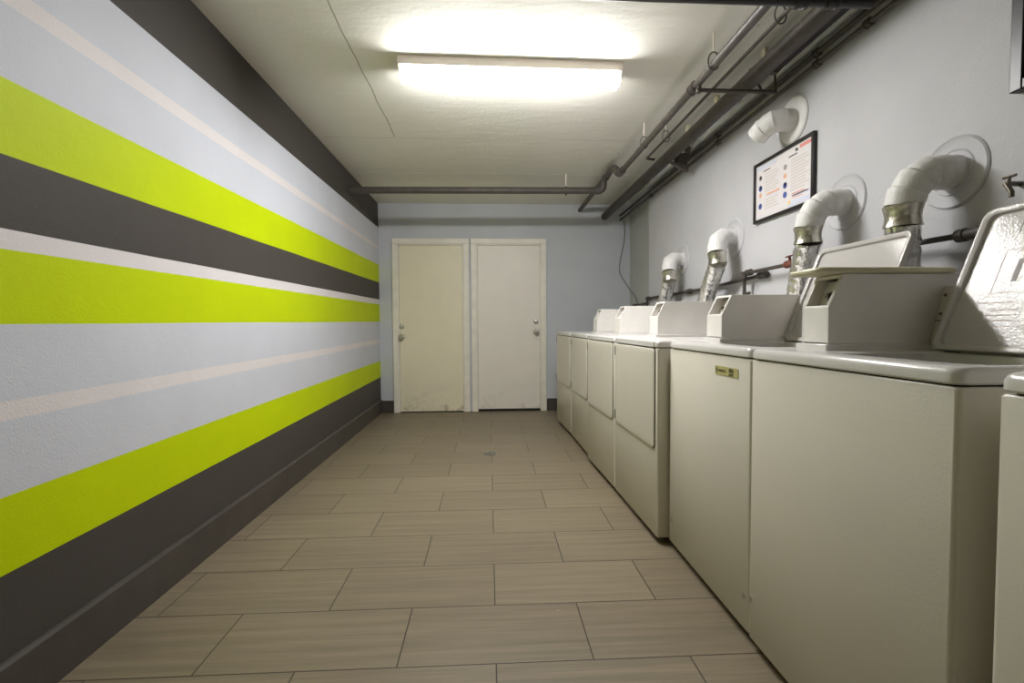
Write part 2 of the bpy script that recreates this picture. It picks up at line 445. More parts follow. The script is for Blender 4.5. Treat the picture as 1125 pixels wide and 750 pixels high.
# ------------------------------------------------------------------ washers and dryers
ZD = .967
def deck(parent, D, W, hole=None, r=.022):
    """pressed enamel top with rounded corners and rolled edges; optional wash opening"""
    bm = bmesh.new()
    def ring(o, z, rr): return [(x, y, z) for x, y in rrect(-.004+o, D-o, .0015+o, W-.0015-o, rr)]
    rings = [ring(.004, .934, r), ring(0, .938, r), ring(0, .952, r), ring(.003, .961, r), ring(.008, .9655, r), ring(.016, ZD, r*.8)]
    if hole:
        hx0, hx1, hy0, hy1 = hole
        h = lambda o, z: [(x, y, z) for x, y in rrect(hx0+o, hx1-o, hy0+o, hy1-o, .05-o)]
        rings += [h(-.008, ZD), h(0, ZD-.004), h(.003, ZD-.03)]
        loops(bm, rings, True, False)
    else:
        rings += [ring(.05, ZD+.0005, r*.6)]
        loops(bm, rings, True, True)
    obj('top_deck', bm, 'deck', parent, smooth=True)

def cabinet(parent, D, W, z0=.031):
    bm = bmesh.new(); r = .010
    def ring(o, z): return [(x, y, z) for x, y in rrect(o, D, .002+o, W-.002-o, r)]
    loops(bm, [ring(.003, z0), ring(0, z0+.004), ring(0, .926), ring(.003, .930)])
    c = obj('cabinet', bm, 'cab', parent, smooth=True)
    bm = bmesh.new(); loops(bm, [[(x, y, z) for x, y in rrect(.010, D-.01, .010, W-.010, .02)] for z in (.930, .9345)])
    obj('seal', bm, 'gap', parent)  # black strip paints the shadow line in the gap under the deck
    for x in (.07, D-.05):
        for y in (.05, W-.05):
            bm = bmesh.new(); lathe(bm, [(.020, 0), (.020, .007), (.009, .010), (.009, .032)], (x, y, 0), (0, 0, 1), 16)
            obj('levelling_foot', bm, 'hinge', parent, smooth=True)
    return c

def coin_box(parent, x0, y0, w, L=.40, H=.187, sc=1.):
    """angled front coin meter case with an open window in its sloping face"""
    bz = .985; k = .098*sc; H = H*sc; t = .005; sl = .042
    bm = bmesh.new()
    prof = [(x0, bz), (x0, bz+k), (x0+sl, bz+H), (x0+L, bz+H), (x0+L, bz)]
    prism(bm, prof, 'Y', y0, y0+t); prism(bm, prof, 'Y', y0+w-t, y0+w)
    def slab(p, q, ya, yb, th=t):     # thin plate between two profile points
        p = Vector((p[0], p[1])); q = Vector((q[0], q[1])); d = (q-p).normalized(); n = Vector((d.y, -d.x))*th
        prism(bm, [tuple(p), tuple(q), tuple(q+n), tuple(p+n)], 'Y', ya, yb)
    P = [Vector(p) for p in prof]
    ya, yb = y0+t, y0+w-t
    slab(P[0], P[1], ya, yb)
    slab(P[1], P[1].lerp(P[2], .07), ya, yb); slab(P[1].lerp(P[2], .90), P[2], ya, yb)
    slab(P[1].lerp(P[2], .07), P[1].lerp(P[2], .90), ya, ya+.007); slab(P[1].lerp(P[2], .07), P[1].lerp(P[2], .90), yb-.007, yb)
    slab(P[2], P[3], ya, yb); slab(P[3], P[4], ya, yb); slab(P[4], P[0], ya, yb)
    off = Vector((.036, -.013))     # back of the shallow recess
    slab(P[1].lerp(P[2], -.06)+off, P[1].lerp(P[2], .97)+off, ya, yb, .003)
    slab(P[1].lerp(P[2], .05)+Vector((.003, 0)), P[1].lerp(P[2], -.04)+off, ya, yb, .003)
    c = obj('coin_box', bm, 'box', parent, bevel=.0012)
    bm = bmesh.new()
    m0 = P[1].lerp(P[2], .04)+off*.72; m1 = P[1].lerp(P[2], .93)+off*.72
    q = (m1-m0).normalized(); nn = Vector((q.y, -q.x))
    def bar(f0, f1, d0, d1, y_0, y_1):
        a_, b_ = P[1].lerp(P[2], f0), P[1].lerp(P[2], f1)
        prism(bm, [tuple(a_+nn*d0), tuple(b_+nn*d0), tuple(b_+nn*d1), tuple(a_+nn*d1)], 'Y', y_0, y_1)
    bar(.05, .92, .022, .038, ya+w*.20, ya+w*.27)
    bar(.28, .56, .016, .026, ya+w*.20, ya+w*.36)
    bar(.36, .48, .008, .018, ya+w*.27, ya+w*.36)
    bar(.08, .16, .018, .030, ya+w*.18, ya+w*.33)
    obj('coin_mechanism', bm, 'dsteel', c)
    bm = bmesh.new(); B(bm, x0-.012, x0+L+.012, y0-.010, y0+w+.012, ZD-.004, bz)
    obj('backguard_base', bm, 'deck', parent, bevel=.003)
    return c

def hinge_pin(parent, y, z):
    obj('door_hinge', box(-.011, .002, y-.006, y+.006, z-.026, z+.026), 'hinge', parent, bevel=.002)

def dryer(name_y, xn, xf, label, with_box):
    W = .687; D = .66
    y0 = name_y
    t = empty('dryer', label, 'dryer', (xn, y0, 0), math.atan2(xn-xf, W), 'front loading dryers in the row')
    cabinet(t, D, W); deck(t, D, W)
    # door: pressed panel with rolled edges, rounded lower corners
    ya, yb, za, zb = .030, W-.040, .452, .928
    def ring(o, x, r=.022): return [(x, y, z) for y, z in rrect(ya+o, yb-o, za+o, zb-o, r)]
    bm = bmesh.new(); loops(bm, [ring(.002, .001), ring(0, -.002), ring(0, -.0060), ring(.002, -.0085), ring(.006, -.0095), ring(.030, -.010, .012)])
    d = obj('door', bm, 'cab', t, smooth=True)
    bm = bmesh.new(); loops(bm, [[(x, y, z) for y, z in rrect(ya-.0035, yb+.0035, za-.0035, zb+.0025, .025)] for x in (.002, -.0014)])
    obj('door_seal', bm, 'gap', t)
    bm = bmesh.new(); prism(bm, rrect(-.0095, .03, ya, yb, .004, 3), 'Z', .9335, .962)
    obj('top_trim', bm, 'deck', t, bevel=.003)
    hinge_pin(t, yb+.008, .885); hinge_pin(t, yb+.008, .500)
    if with_box: coin_box(t, .190, .490, .125)
    return t

def plane_mtx(o, u, v):
    u = Vector(u).normalized(); v = Vector(v).normalized(); n = u.cross(v)
    return Matrix((( u.x, v.x, n.x, o[0]), (u.y, v.y, n.y, o[1]), (u.z, v.z, n.z, o[2]), (0, 0, 0, 1)))

def washer(y0, W, label, x0=.838, lid='open', pivx=.378, zbot=.031):
    D = .648
    t = empty('washing_machine', label, 'washing machine', (x0, y0, 0), 0, 'top loading washing machines in the row')
    cabinet(t, D, W, zbot)
    hole = (.075, .375, .035, W-.245)
    deck(t, D, W, hole)
    hx0, hx1, hy0, hy1 = hole
    # drum well below the opening
    cx, cy = (hx0+hx1)/2, (hy0+hy1)/2
    bm = bmesh.new()
    loops(bm, [[(x, y, ZD-.031) for x, y in rrect(hx0+.002, hx1-.002, hy0+.002, hy1-.002, .05)],
               [(x, y, ZD-.06) for x, y in rrect(hx0+.02, hx1-.02, hy0+.03, hy1-.03, .09)],
               [(x, y, ZD-.08) for x, y in rrect(hx0+.02, hx1-.02, hy0+.03, hy1-.03, .09)]], False, True)
    # (well sits just under the deck; the cabinet is closed below it)
    bmesh.ops.translate(bm, verts=bm.verts, vec=(0, 0, 0))
    w = obj('wash_tub', bm, 'steel', t, smooth=True)
    # lid
    LW0, LW1 = .012, W-.232
    L = .405
    hy = (LW0+LW1)/2
    # lid built lying down: local x from hinge (0) to front edge (-L), underside is -z when closed
    def lid_mesh(parts):
        ring = lambda o, z, r: [(x, y, z) for x, y in rrect(-L+o, -o, LW0+o, LW1-o, r)]
        bm = bmesh.new()
        loops(bm, [ring(.018, -.002, .02), ring(.016, -.010, .02), ring(.006, -.014, .026), ring(.0015, -.013, .028), ring(0, -.009, .03), ring(0, .002, .03),
                   ring(.003, .008, .03), ring(.012, .011, .024), ring(.05, .012, .02)])
        return bm
    if lid == 'open':
        ang = math.radians(68)   # leaning back past upright
        piv = Vector((pivx, 0, ZD+.002))
        rot = Matrix.Rotation(PI-ang, 4, 'Y')
        # closed: pointing -x ; open: rotate up and back
        R = Matrix.Translation(piv) @ Matrix.Rotation(math.radians(112), 4, 'Y')
        bm = lid_mesh(None); bm.transform(R)
        lo = obj('lid', bm, 'lidm', t, smooth=True)
        for yy in (LW0+.05, LW1-.05):
            hb = bmesh.new(); tube(hb, [(pivx+.007, yy-.02, ZD+.004), (pivx+.007, yy+.02, ZD+.004)], .006, 10)
            obj('lid_hinge', hb, 'hinge', t, smooth=True)
        return t, R, lo, L, LW0, LW1
    bm = lid_mesh(None); bmesh.ops.translate(bm, verts=bm.verts, vec=(.38, 0, ZD+.011))
    lo = obj('lid', bm, 'lidm', t, smooth=True)
    return t, None, lo, L, LW0, LW1

def lid_prints(lo, R, L, y0, y1, full):
    """printed instructions on the underside; u to the right (towards -y), v up (away from hinge)"""
    zs = -.0024
    def bar(bm, u0, u1, v0, v1, slant=0):
        ps = [(-v0, y1-u0, zs), (-v0, y1-u1, zs), (-v1, y1-u1-slant, zs), (-v1, y1-u0-slant, zs)]
        a = [bm.verts.new(R @ Vector(p)) for p in ps]; b = [bm.verts.new(R @ Vector((p[0], p[1], p[2]+.0010))) for p in ps]
        bm.faces.new(a); bm.faces.new(b[::-1])
        for i in range(4): bm.faces.new((a[i], a[(i+1) % 4], b[(i+1) % 4], b[i]))
    def outline(bm, u0, u1, v0, v1, w=.0015):
        bar(bm, u0, u1, v0, v0+w); bar(bm, u0, u1, v1-w, v1); bar(bm, u0, u0+w, v0, v1); bar(bm, u1-w, u1, v0, v1)
    bm = bmesh.new(); outline(bm, .05, .30, .07, .135); outline(bm, .09, .40, .16, .28)
    for k in range(3): bar(bm, .10, .17, .085+k*.014, .088+k*.014); bar(bm, .19, .27, .085+k*.014, .088+k*.014)
    if full:
        for k in range(7): bar(bm, .17, .38, .165+k*.014, .1685+k*.014)
        bar(bm, .12, .16, .27, .275)
    obj('printed_instructions', bm, 'pinkink', lo)
    if full:
        bm = bmesh.new(); bar(bm, .128, .140, .19, .25); obj('printed_bar', bm, 'greyink', lo)
        bm = bmesh.new(); outline(bm, .10, .145, .325, .355, .003); obj('logo_frame', bm, 'greyink', lo)
        o = R @ Vector((-.340, y1-.1225, zs-.0004)); u = R.to_3x3() @ Vector((0, -1, 0)); v = R.to_3x3() @ Vector((-1, 0, 0))
        text_obj('logo_letter', 'W', .024, 'greyink', lo, plane_mtx(o, u, v), .0004, 'CENTER')

# dryers (near to far)
dryer(2.175, .787, .768, 'white dryer nearest the camera, touching the first washer', True)
dryer(2.866, .768, .742, 'white dryer second nearest, its front standing proud of the farther pair', True)
dryer(3.612, .762, .750, 'white dryer third from the camera, set back behind the step in the row', True)
dryer(4.304, .750, .716, 'white dryer farthest from the camera, nearest the doors, without a coin box', False)
# washers
w1, R1, l1, L1, a1, b1 = washer(1.474, .688, 'white washer with the small brass model plate on its front', pivx=.403)
w2, R2, l2, L2, a2, b2 = washer(.798, .672, 'large white washer in the foreground with its lid raised toward the right edge', x0=.834)
w3, R3, l3, L3, a3, b3 = washer(.050, .686, 'white washer cut off by the right edge of the picture', x0=.832, lid='closed')
lid_prints(l1, R1, L1, a1, b1, False); lid_prints(l2, R2, L2, a2, b2, True)
coin_box(w1, .132, .462, .135, .40, .187, .96)
coin_box(w2, .130, .507, .112, .40, .187, 1.07)
coin_box(w3, .130, .520, .112, .40, .187, 1.0)

# sloping control panel at the back of the near washer
bm = bmesh.new(); px = .426
prism(bm, [(px, ZD), (px+.042, 1.148), (px+.10, 1.148), (px+.10, ZD)], 'Y', .02, .505)
cp = obj('control_panel', bm, 'panel', w2, bevel=.003)
def on_panel(y, z, off=.001):      # local point on the sloping face
    return Vector((px+.042*(z-ZD)/(1.148-ZD)-off, y, z))
pu = Vector((0, -1, 0)); pv = Vector((.042, 0, 1.148-ZD)).normalized()
def panel_rect(bm, y0, y1, z0, z1, th=.001):
    for off in (0,):
        a = [bm.verts.new(on_panel(*q, -.0005)) for q in ((y0, z0), (y1, z0), (y1, z1), (y0, z1))]
        b = [bm.verts.new(on_panel(*q, th)) for q in ((y0, z0), (y1, z0), (y1, z1), (y0, z1))]
        bm.faces.new(a); bm.faces.new(b[::-1])
        for i in range(4): bm.faces.new((a[i], a[(i+1) % 4], b[(i+1) % 4], b[i]))
bm = bmesh.new(); panel_rect(bm, .03, .504, 1.049, 1.052, .0012); obj('panel_seam', bm, 'hinge', cp)
bm = bmesh.new()
for (y0_, y1_, z0_, z1_) in ((.430, .473, 1.128, 1.132), (.430, .473, 1.100, 1.104), (.469, .473, 1.100, 1.132), (.430, .434, 1.100, 1.132)): panel_rect(bm, y0_, y1_, z0_, z1_, .0015)
obj('logo_frame', bm, 'ink', cp)
text_obj('logo_letter', 'W', .026, 'ink', cp, plane_mtx(on_panel(.4515, 1.116, .0014), pu, pv), .0004, 'CENTER')
for z in (1.123, 1.070):
    bm = bmesh.new(); lathe(bm, [(.0045, 0), (.0045, .002), (.001, .003)], on_panel(.492, z, 0), (-.97, 0, .22), 12)
    obj('panel_screw', bm, 'hinge', cp, smooth=True)
bm = bmesh.new()
for k in range(4): panel_rect(bm, .445, .469-.004*(k % 2), 1.068+k*.007, 1.0705+k*.007)
obj('panel_text', bm, 'red', cp)
bm = bmesh.new(); panel_rect(bm, .445, .477, .995, 1.030, .002); obj('panel_label', bm, 'tray', cp)

# brass model plate on the second washer (local coordinates of w1)
bx = -.0015
bm = bmesh.new(); prism(bm, rrect(.080, .242, .860, .892, .002, 2), 'X', bx, .001)
bp_ = obj('model_plate', bm, 'brass', w1)
bp_['label'] = 'small brass plate with dark lettering'
mp = lambda y, z: plane_mtx((bx-.0002, y, z), (0, -1, 0), (0, 0, 1))
text_obj('plate_text', 'wesca', .021, 'ink', bp_, mp(.214, .877), .0004)
text_obj('plate_number', '486', .023, 'ink', bp_, mp(.143, .880), .0004)
text_obj('plate_subtext', 'SERIES', .012, 'ink', bp_, mp(.143, .866), .0003)
bm = bmesh.new()
for k in range(20):
    a0, a1_ = 2*PI*k/20, 2*PI*(k+1)/20
    ps = [(.228+r*math.cos(a)*.9, .876+r*math.sin(a)) for r, a in ((.010, a0), (.010, a1_), (.0085, a1_), (.0085, a0))]
    prism(bm, ps, 'X', bx-.0006, bx)
B(bm, bx-.0006, bx, .226, .230, .871, .881)
obj('plate_logo', bm, 'ink', bp_)
# front panel screws
def screw(parent, y, z):
    bm = bmesh.new(); lathe(bm, [(.008, 0), (.008, .003), (.004, .005), (.0005, .005)], (.0, y, z), (-1, 0, 0), 14)
    obj('panel_screw', bm, 'steel', parent, smooth=True)
screw(w1, .034, .140); screw(w1, .650, .140); screw(w2, .662, .160); screw(w2, .034, .150); screw(w3, .650, .15)

# cream plastic cover lying over the near coin box
bm = bmesh.new()
ring = lambda o, z, r: [(x, y, z) for x, y in rrect(.925+o, 1.345-o, 1.292+o, 1.440-o, r, 4)]
zt = .985+.187*1.07+.0015
loops(bm, [ring(.006, zt, .02), ring(.001, zt+.004, .024), ring(0, zt+.010, .025), ring(.003, zt+.015, .023), ring(.012, zt+.0175, .016)])
tag(obj('plastic_cover', bm, 'tray', smooth=True), 'long flat aged cream plastic cover lying on top of the nearest coin box', 'cover')

# ------------------------------------------------------------------ exhaust ducts
def exhaust_duct(pts, foil_pts, fl, label, rd=.052):
    """fl: flange centre on the wall; pts: mitred elbow centre line from the wall to the collar"""
    t = empty('exhaust_duct', label, 'duct', fl, 0, 'dryer exhaust ducts along the wall')
    o = Vector(fl); loc = lambda P: [Vector(p)-o for p in P]
    bm = bmesh.new()
    lathe(bm, [(.124, .0005), (.124, .003), (.118, .0075), (.112, .004), (.080, .004), (.076, .0075), (.070, .004), (.056, .006), (.054, .012)], (0, 0, 0), (-1, 0, 0), 48)
    obj('wall_flange', bm, 'rwall', t, smooth=True)
    E = loc(pts); P = []; Rr = []
    for i in range(len(E)-1):
        a, b = E[i], E[i+1]; n = max(3, int((b-a).length/.012))
        for k in range(n):
            P.append(a.lerp(b, k/n)); Rr.append(rd+.0075-.0035*k/n+random.uniform(-.0004, .0004))
        if i < len(E)-2: P.append(b-(b-a).normalized()*.0012); Rr.append(rd-.0005)
    P.append(E[-1]); Rr.append(rd+.004)
    bm = bmesh.new(); tube(bm, P, Rr, 28); obj('elbow', bm, 'duct', t, smooth=True)
    F = loc(foil_pts)
    # collar around the joint
    c0 = E[-1]; d = (F[1]-F[0]).normalized(); c1 = F[0]
    P = [c0.lerp(c1, k/10) for k in range(-1, 12)]; Rr = [rd+.0068-.0062*math.sin(PI*max(0, k)/11)+(.0012 if k in (-1, 4) else 0) for k in range(-1, 12)]
    bm = bmesh.new(); tube(bm, P, Rr, 28); obj('collar', bm, 'collar', t, smooth=True)
    # crumpled foil hose
    P = []
    Fd = fillet(F, .12, 8)
    for a, b in zip(Fd, Fd[1:]):
        n = max(1, int((b-a).length/.006))
        for k in range(n): P.append(a.lerp(b, k/n))
    P.append(Fd[-1])
    bm = bmesh.new(); seg = 28
    tube(bm, P, [rd+random.uniform(-.0015, .0015) for _ in P], seg)
    ph = random.random()*6
    bm.verts.ensure_lookup_table()
    for i, v in enumerate(bm.verts):
        r_i, s_i = divmod(i, seg)
        if r_i >= len(P): break
        c = P[r_i]; dv = v.co-c
        amp = .0035*math.sin(s_i*2*PI/seg*3+ph+r_i*.05)+.002*math.sin(s_i*2*PI/seg*7+r_i*.13+ph)+.0013*math.sin(r_i*.9)
        v.co = c+dv*(1+amp/rd)
    obj('foil_hose', bm, 'foil', t, smooth=True)
    return t

def duct_at(y, zf, yc, yb, label, xc=1.465, drop=.0):
    fl = (XR, y, zf); q = lambda s, z, f: (s, y+(yc-y)*f, z)
    pts = [(XR-.002, y, zf), (1.576, y, zf), q(1.535, zf+.0, .2), q(1.495, zf-.025, .45), q(1.474, zf-.065, .75), q(xc, zf-.115, .95)]
    foil = [(xc+.002, yc, zf-.175), (xc+.030, yc+(yb-yc)*.5, zf-.36), (1.550, yb, .98), (1.552, yb, .30)]
    return exhaust_duct(pts, foil, fl, label)
duct_at(3.909, 1.575, 3.80, 4.22, 'exhaust duct farthest from the camera, white elbow over foil hose')
duct_at(3.075, 1.605, 2.99, 3.40, 'exhaust duct second from the far end, white elbow over foil hose')
duct_at(2.100, 1.590, 2.125, 2.32, 'exhaust duct just below and right of the framed notice')
duct_at(1.596, 1.565, 1.625, 1.70, 'exhaust duct nearest the camera, rising behind the raised washer lid')
# capped stub high on the wall
st = empty('vent_stub', 'short open ended white duct elbow high on the wall above the framed notice', 'duct', (XR, 2.478, 2.118))
bm = bmesh.new(); lathe(bm, [(.120, .0005), (.120, .004), (.114, .010), (.106, .012), (.060, .012), (.056, .014)], (0, 0, 0), (-1, 0, 0), 48)
obj('wall_flange', bm, 'duct', st, smooth=True)
bm = bmesh.new()
E = [Vector(p) for p in ((-.004, 0, 0), (-.052, .0, .0), (-.098, .018, .0), (-.126, .060, -.020), (-.136, .105, -.046))]; P = []; Rr = []
for i in range(len(E)-1):
    n = max(3, int((E[i+1]-E[i]).length/.014))
    for k in range(n): P.append(E[i].lerp(E[i+1], k/n)); Rr.append(.057-.0015*k/n)
    if i < len(E)-2: P.append(E[i+1]-(E[i+1]-E[i]).normalized()*.0006); Rr.append(.052)
P.append(E[-1]); Rr.append(.055); dirv = (E[-1]-E[-2]).normalized()
P.append(E[-1]+dirv*.001); Rr.append(.049); P.append(E[-1]-dirv*.02); Rr.append(.048)
tube(bm, P[:-2]+[P[-2]], Rr[:-1], 28); obj('elbow', bm, 'duct', st, smooth=True)
bm = bmesh.new(); lathe(bm, [(.047, .0), (.047, .004), (.035, .006), (.001, .012)], E[-1]+dirv*.0005, dirv, 24)
obj('end_cap', bm, 'duct', st, smooth=True)

# ------------------------------------------------------------------ pipes under the ceiling
def coupling(bm, p, d, r, l=.05):
    d = Vector(d).normalized(); p = Vector(p)
    lathe(bm, [(r+.004, 0), (r+.008, .004), (r+.008, l*.3), (r+.004, l*.34), (r+.004, l*.66), (r+.008, l*.7), (r+.008, l-.004), (r+.004, l)], p-d*l/2, d, 20)
def hanger(parent, p, r, zc=ZC, m='pipe', rod='lampw', scale=1.):
    """pear shaped ring with a rod up to the ceiling"""
    x, y, z = p; bm = bmesh.new(); pts = []
    R_ = (r+.010)*scale
    for k in range(25):
        a = -PI/2+2*PI*k/24; pts.append((x+R_*math.cos(a), y, z+.006+R_*1.35*math.sin(a)+(.012 if math.sin(a) > 0 else 0)*math.sin(a)))
    tube(bm, pts, .0035, 8)
    h = obj('hanger_ring', bm, m, parent, smooth=True)
    top = max(q[2] for q in pts)
    bm = bmesh.new(); tube(bm, [(x, y, top-.002), (x, y, zc-.0005)], .0045, 8); obj('hanger_rod', bm, rod, h, smooth=True)

# P1 main pipe
t = empty('drain_pipe', 'dark grey iron pipe along the ceiling ending in a bent offset near the far wall', 'pipe', (1.11, 4.0, 2.32))
o = Vector(t.location); T = lambda P: [Vector(p)-o for p in P]
r1 = .021
bm = bmesh.new(); tube(bm, T(fillet([(1.118, YF, 2.318), (1.118, 3.96, 2.318)], .05)), r1, 16); obj('pipe_run', bm, 'pipe', t, smooth=True)
bm = bmesh.new(); tube(bm, T(fillet([(1.118, 3.93, 2.318), (1.118, 4.06, 2.320), (1.11, 4.14, 2.405), (1.10, 4.24, 2.425), (1.10, 4.36, 2.41)], .055)), .030, 18)
obj('bent_elbow', bm, 'pipe', t, smooth=True)
bm = bmesh.new(); tube(bm, T([(1.10, 4.30, 2.415), (1.098, YB, 2.405)]), .0235, 16); obj('upper_run', bm, 'pipe', t, smooth=True)
bm = bmesh.new(); tube(bm, T(fillet([(1.100, 4.52, 2.41), (1.100, 4.54, 2.318), (1.0, 4.545, 2.318)], .055)), .034, 18)
coupling(bm, Vector((1.1, 4.44, 2.41))-o, (0, 1, 0), .025, .05)
obj('down_elbow', bm, 'pipe', t, smooth=True)
bm = bmesh.new(); tube(bm, T([(1.03, 4.545, 2.318), (XL, 4.545, 2.306)]), .031, 18); obj('cross_run', bm, 'pipe', t, smooth=True)
bm = bmesh.new(); coupling(bm, Vector((1.118, 2.570, 2.318))-o, (0, 1, 0), r1, .07); obj('coupling', bm, 'pipe2', t, smooth=True)
for y in (2.33, 3.38): hanger(t, Vector((1.114, y, 2.322))-o, r1, ZC-o.z, scale=.9)
bm = bmesh.new(); tube(bm, T([(.745, 4.545, 2.34), (.745, 4.545, ZC-.0005)]), .006, 10); obj('hanger_rod', bm, 'lampw', t, smooth=True)
bm = bmesh.new(); tube(bm, T([(.745, 4.545, 2.27), (.745, 4.545, 2.355)]), .009, 10); obj('rod_nut', bm, 'pipe', t, smooth=True)

# P2 thin pipe
t = empty('thin_pipe', 'thin dark pipe between the two large ceiling pipes, ending in a right angle', 'pipe', (1.287, 3.85, 2.38)); o = Vector(t.location)
bm = bmesh.new(); tube(bm, T(fillet([(1.287, YF, 2.38), (1.287, 3.84, 2.38), (1.354, 3.84, 2.374)], .02)), .0095, 12); obj('pipe_run', bm, 'pipe2', t, smooth=True)
for y in (2.07, 3.42): hanger(t, Vector((1.287, y, 2.385))-o, .016, ZC-o.z, 'pipe')

# P3 large pipe
t = empty('large_pipe', 'thickest dark brown pipe running under the ceiling to the far wall', 'pipe', (1.40, 3.8, 2.333)); o = Vector(t.location)
bm = bmesh.new(); tube(bm, T([(1.395, YF, 2.333), (1.400, YB, 2.333)]), .043, 24); obj('pipe_run', bm, 'pipe2', t, smooth=True)
bm = bmesh.new(); tube(bm, T([(1.40, YB-.14, 2.333), (1.40, YB, 2.333)]), .040, 20); obj('end_sleeve', bm, 'pipe', t, smooth=True)
for y in (1.98, 2.46, 2.98, 3.42):
    obj('pipe_clip', box(1.438-o.x, 1.462-o.x, y-.016-o.y, y+.016-o.y, 2.345-o.z, ZC-.0005-o.z), 'tray', t, bevel=.003)
t = empty('gap_shade_tube', 'added black tube in place of the shade between the thickest pipe and the right wall', 'pipe', (1.497, 1, 2.372))  # black tube added to paint in the shade beside the thickest pipe
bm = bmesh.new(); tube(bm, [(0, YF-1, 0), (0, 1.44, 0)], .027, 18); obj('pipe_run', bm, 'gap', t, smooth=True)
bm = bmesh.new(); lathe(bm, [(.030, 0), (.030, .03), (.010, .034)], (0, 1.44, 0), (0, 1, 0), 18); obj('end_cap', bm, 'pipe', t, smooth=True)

# wedge shaped bracket at the thin pipe's end
bm = bmesh.new(); prism(bm, [(1.405, 2.285), (1.53, 2.285), (1.545, 2.215), (1.50, 2.225)], 'Y', 3.62, 3.66)
B(bm, 1.45, 1.54, 3.60, 3.68, 2.285, 2.345); B(bm, 1.53, 1.545, 3.60, 3.68, 2.30, ZC-.0005)
tag(obj('wedge_bracket', bm, 'pipe2', bevel=.004), 'black wedge shaped bracket under the large ceiling pipe', 'bracket')
# strut arm
t = empty('strut_arm', 'dark horizontal strut reaching from the pipe coupling toward the wall', 'bracket', (1.3, 2.50, 2.268)); o = Vector(t.location)
bm = bmesh.new(); tube(bm, T([(1.105, 2.50, 2.275), (1.538, 2.50, 2.272)]), .0105, 10); obj('strut_bar', bm, 'pipe2', t, smooth=True)
bm = bmesh.new(); tube(bm, T([(1.534, 2.50, 2.272), (1.515, 2.60, 2.33), (1.480, 2.66, ZC-.0005)]), .006, 8); obj('strut_tie', bm, 'pipe2', t, smooth=True); bm = bmesh.new(); tube(bm, T([(1.534, 2.50, 2.272), (1.534, 2.52, ZC-.0005)]), .006, 8)
obj('strut_tie', bm, 'pipe2', t, smooth=True)
bm = bmesh.new(); lathe(bm, [(.013, 0), (.013, .012), (.010, .0335)], Vector((1.118, 2.50, 2.262))-o, (0, 0, 1), 14); obj('strut_clamp', bm, 'pipe2', t, smooth=True)

# wall side conduits
def conduit(name, x, z, r, y1, label, m, ys, clampm='pipe2'):
    t = empty(name, label, 'conduit', (x, 3, z))
    bm = bmesh.new(); tube(bm, [(0, YF-3, 0), (0, y1-3, 0)], r, 12); obj('conduit_run', bm, m, t, smooth=True)
    for y in ys:
        bm = bmesh.new(); coupling(bm, (0, y-3, 0), (0, 1, 0), r, .035); obj('conduit_coupling', bm, clampm, t, smooth=True)
    return t
conduit('wall_conduit', 1.590, 2.292, .0110, YB, 'lower dark conduit of the pair along the top of the right wall', 'pipe2', (1.95, 2.26, 3.25, 4.6))
conduit('wall_conduit', 1.588, 2.344, .0125, YB, 'upper dark conduit of the pair along the top of the right wall', 'pipe2', (2.26, 3.25))
conduit('painted_conduit', 1.588, 2.405, .020, YJ+.5, 'thick grey painted conduit tight under the ceiling corner', 'gpipe', ())
# near cross pipe
t = empty('cross_pipe', 'black pipe crossing the room at the very top edge of the picture', 'pipe', (0, 1.77, 2.252)); 
bm = bmesh.new(); tube(bm, [(XL, 0, .012), (1.455, 0, -.002)], .0185, 16); obj('pipe_run', bm, 'black', t, smooth=True)
bm = bmesh.new(); coupling(bm, (1.18, 0, 0), (1, 0, 0), .020, .05); obj('coupling', bm, 'black', t, smooth=True); bm = bmesh.new(); coupling(bm, (1.30, 0, 0), (1, 0, 0), .018, .05); obj('coupling', bm, 'black', t, smooth=True)
for x in (-.6, .9):
    bm = bmesh.new(); tube(bm, [(x, 0, .01), (x, 0, ZC-2.25-.0005)], .004, 8); obj('hanger_rod', bm, 'pipe', t, smooth=True)

# ------------------------------------------------------------------ wall pipes above the machines
t = empty('supply_pipe', 'long thin dark pipe low on the right wall, running behind the exhaust ducts', 'pipe', (1.60, 3.6, 1.29)); o = Vector(t.location)
bm = bmesh.new(); tube(bm, T(fillet([(1.596, 2.66, 1.325), (1.596, 3.4, 1.300), (1.596, 4.72, 1.297), (1.596, 4.725, 1.05)], .02)), .0115, 12); obj('pipe_run', bm, 'pipe2', t, smooth=True)
bm = bmesh.new(); coupling(bm, Vector((1.596, 2.70, 1.324))-o, (0, 1, 0), .013, .08); obj('end_coupling', bm, 'pipe2', t, smooth=True)
bm = bmesh.new(); coupling(bm, Vector((1.596, 4.70, 1.296))-o, (0, 1, 0), .012, .05); obj('elbow_fitting', bm, 'pipe2', t, smooth=True); bm = bmesh.new(); coupling(bm, Vector((1.596, 3.72, 1.299))-o, (0, 1, 0), .013, .06); obj('elbow_fitting', bm, 'pipe2', t, smooth=True)
t = empty('water_pipe', 'thin dark pipe starting in an elbow beside the framed notice and running toward the camera', 'pipe', (1.575, 2.4, 1.34)); o = Vector(t.location)
bm = bmesh.new(); tube(bm, T(fillet([(1.562, 2.84, 1.02), (1.562, 2.84, 1.348), (1.562, 2.3, 1.350), (1.562, 1.72, 1.335), (1.562, 1.43, 1.330)], .022)), .0105, 12); obj('pipe_run', bm, 'pipe2', t, smooth=True)
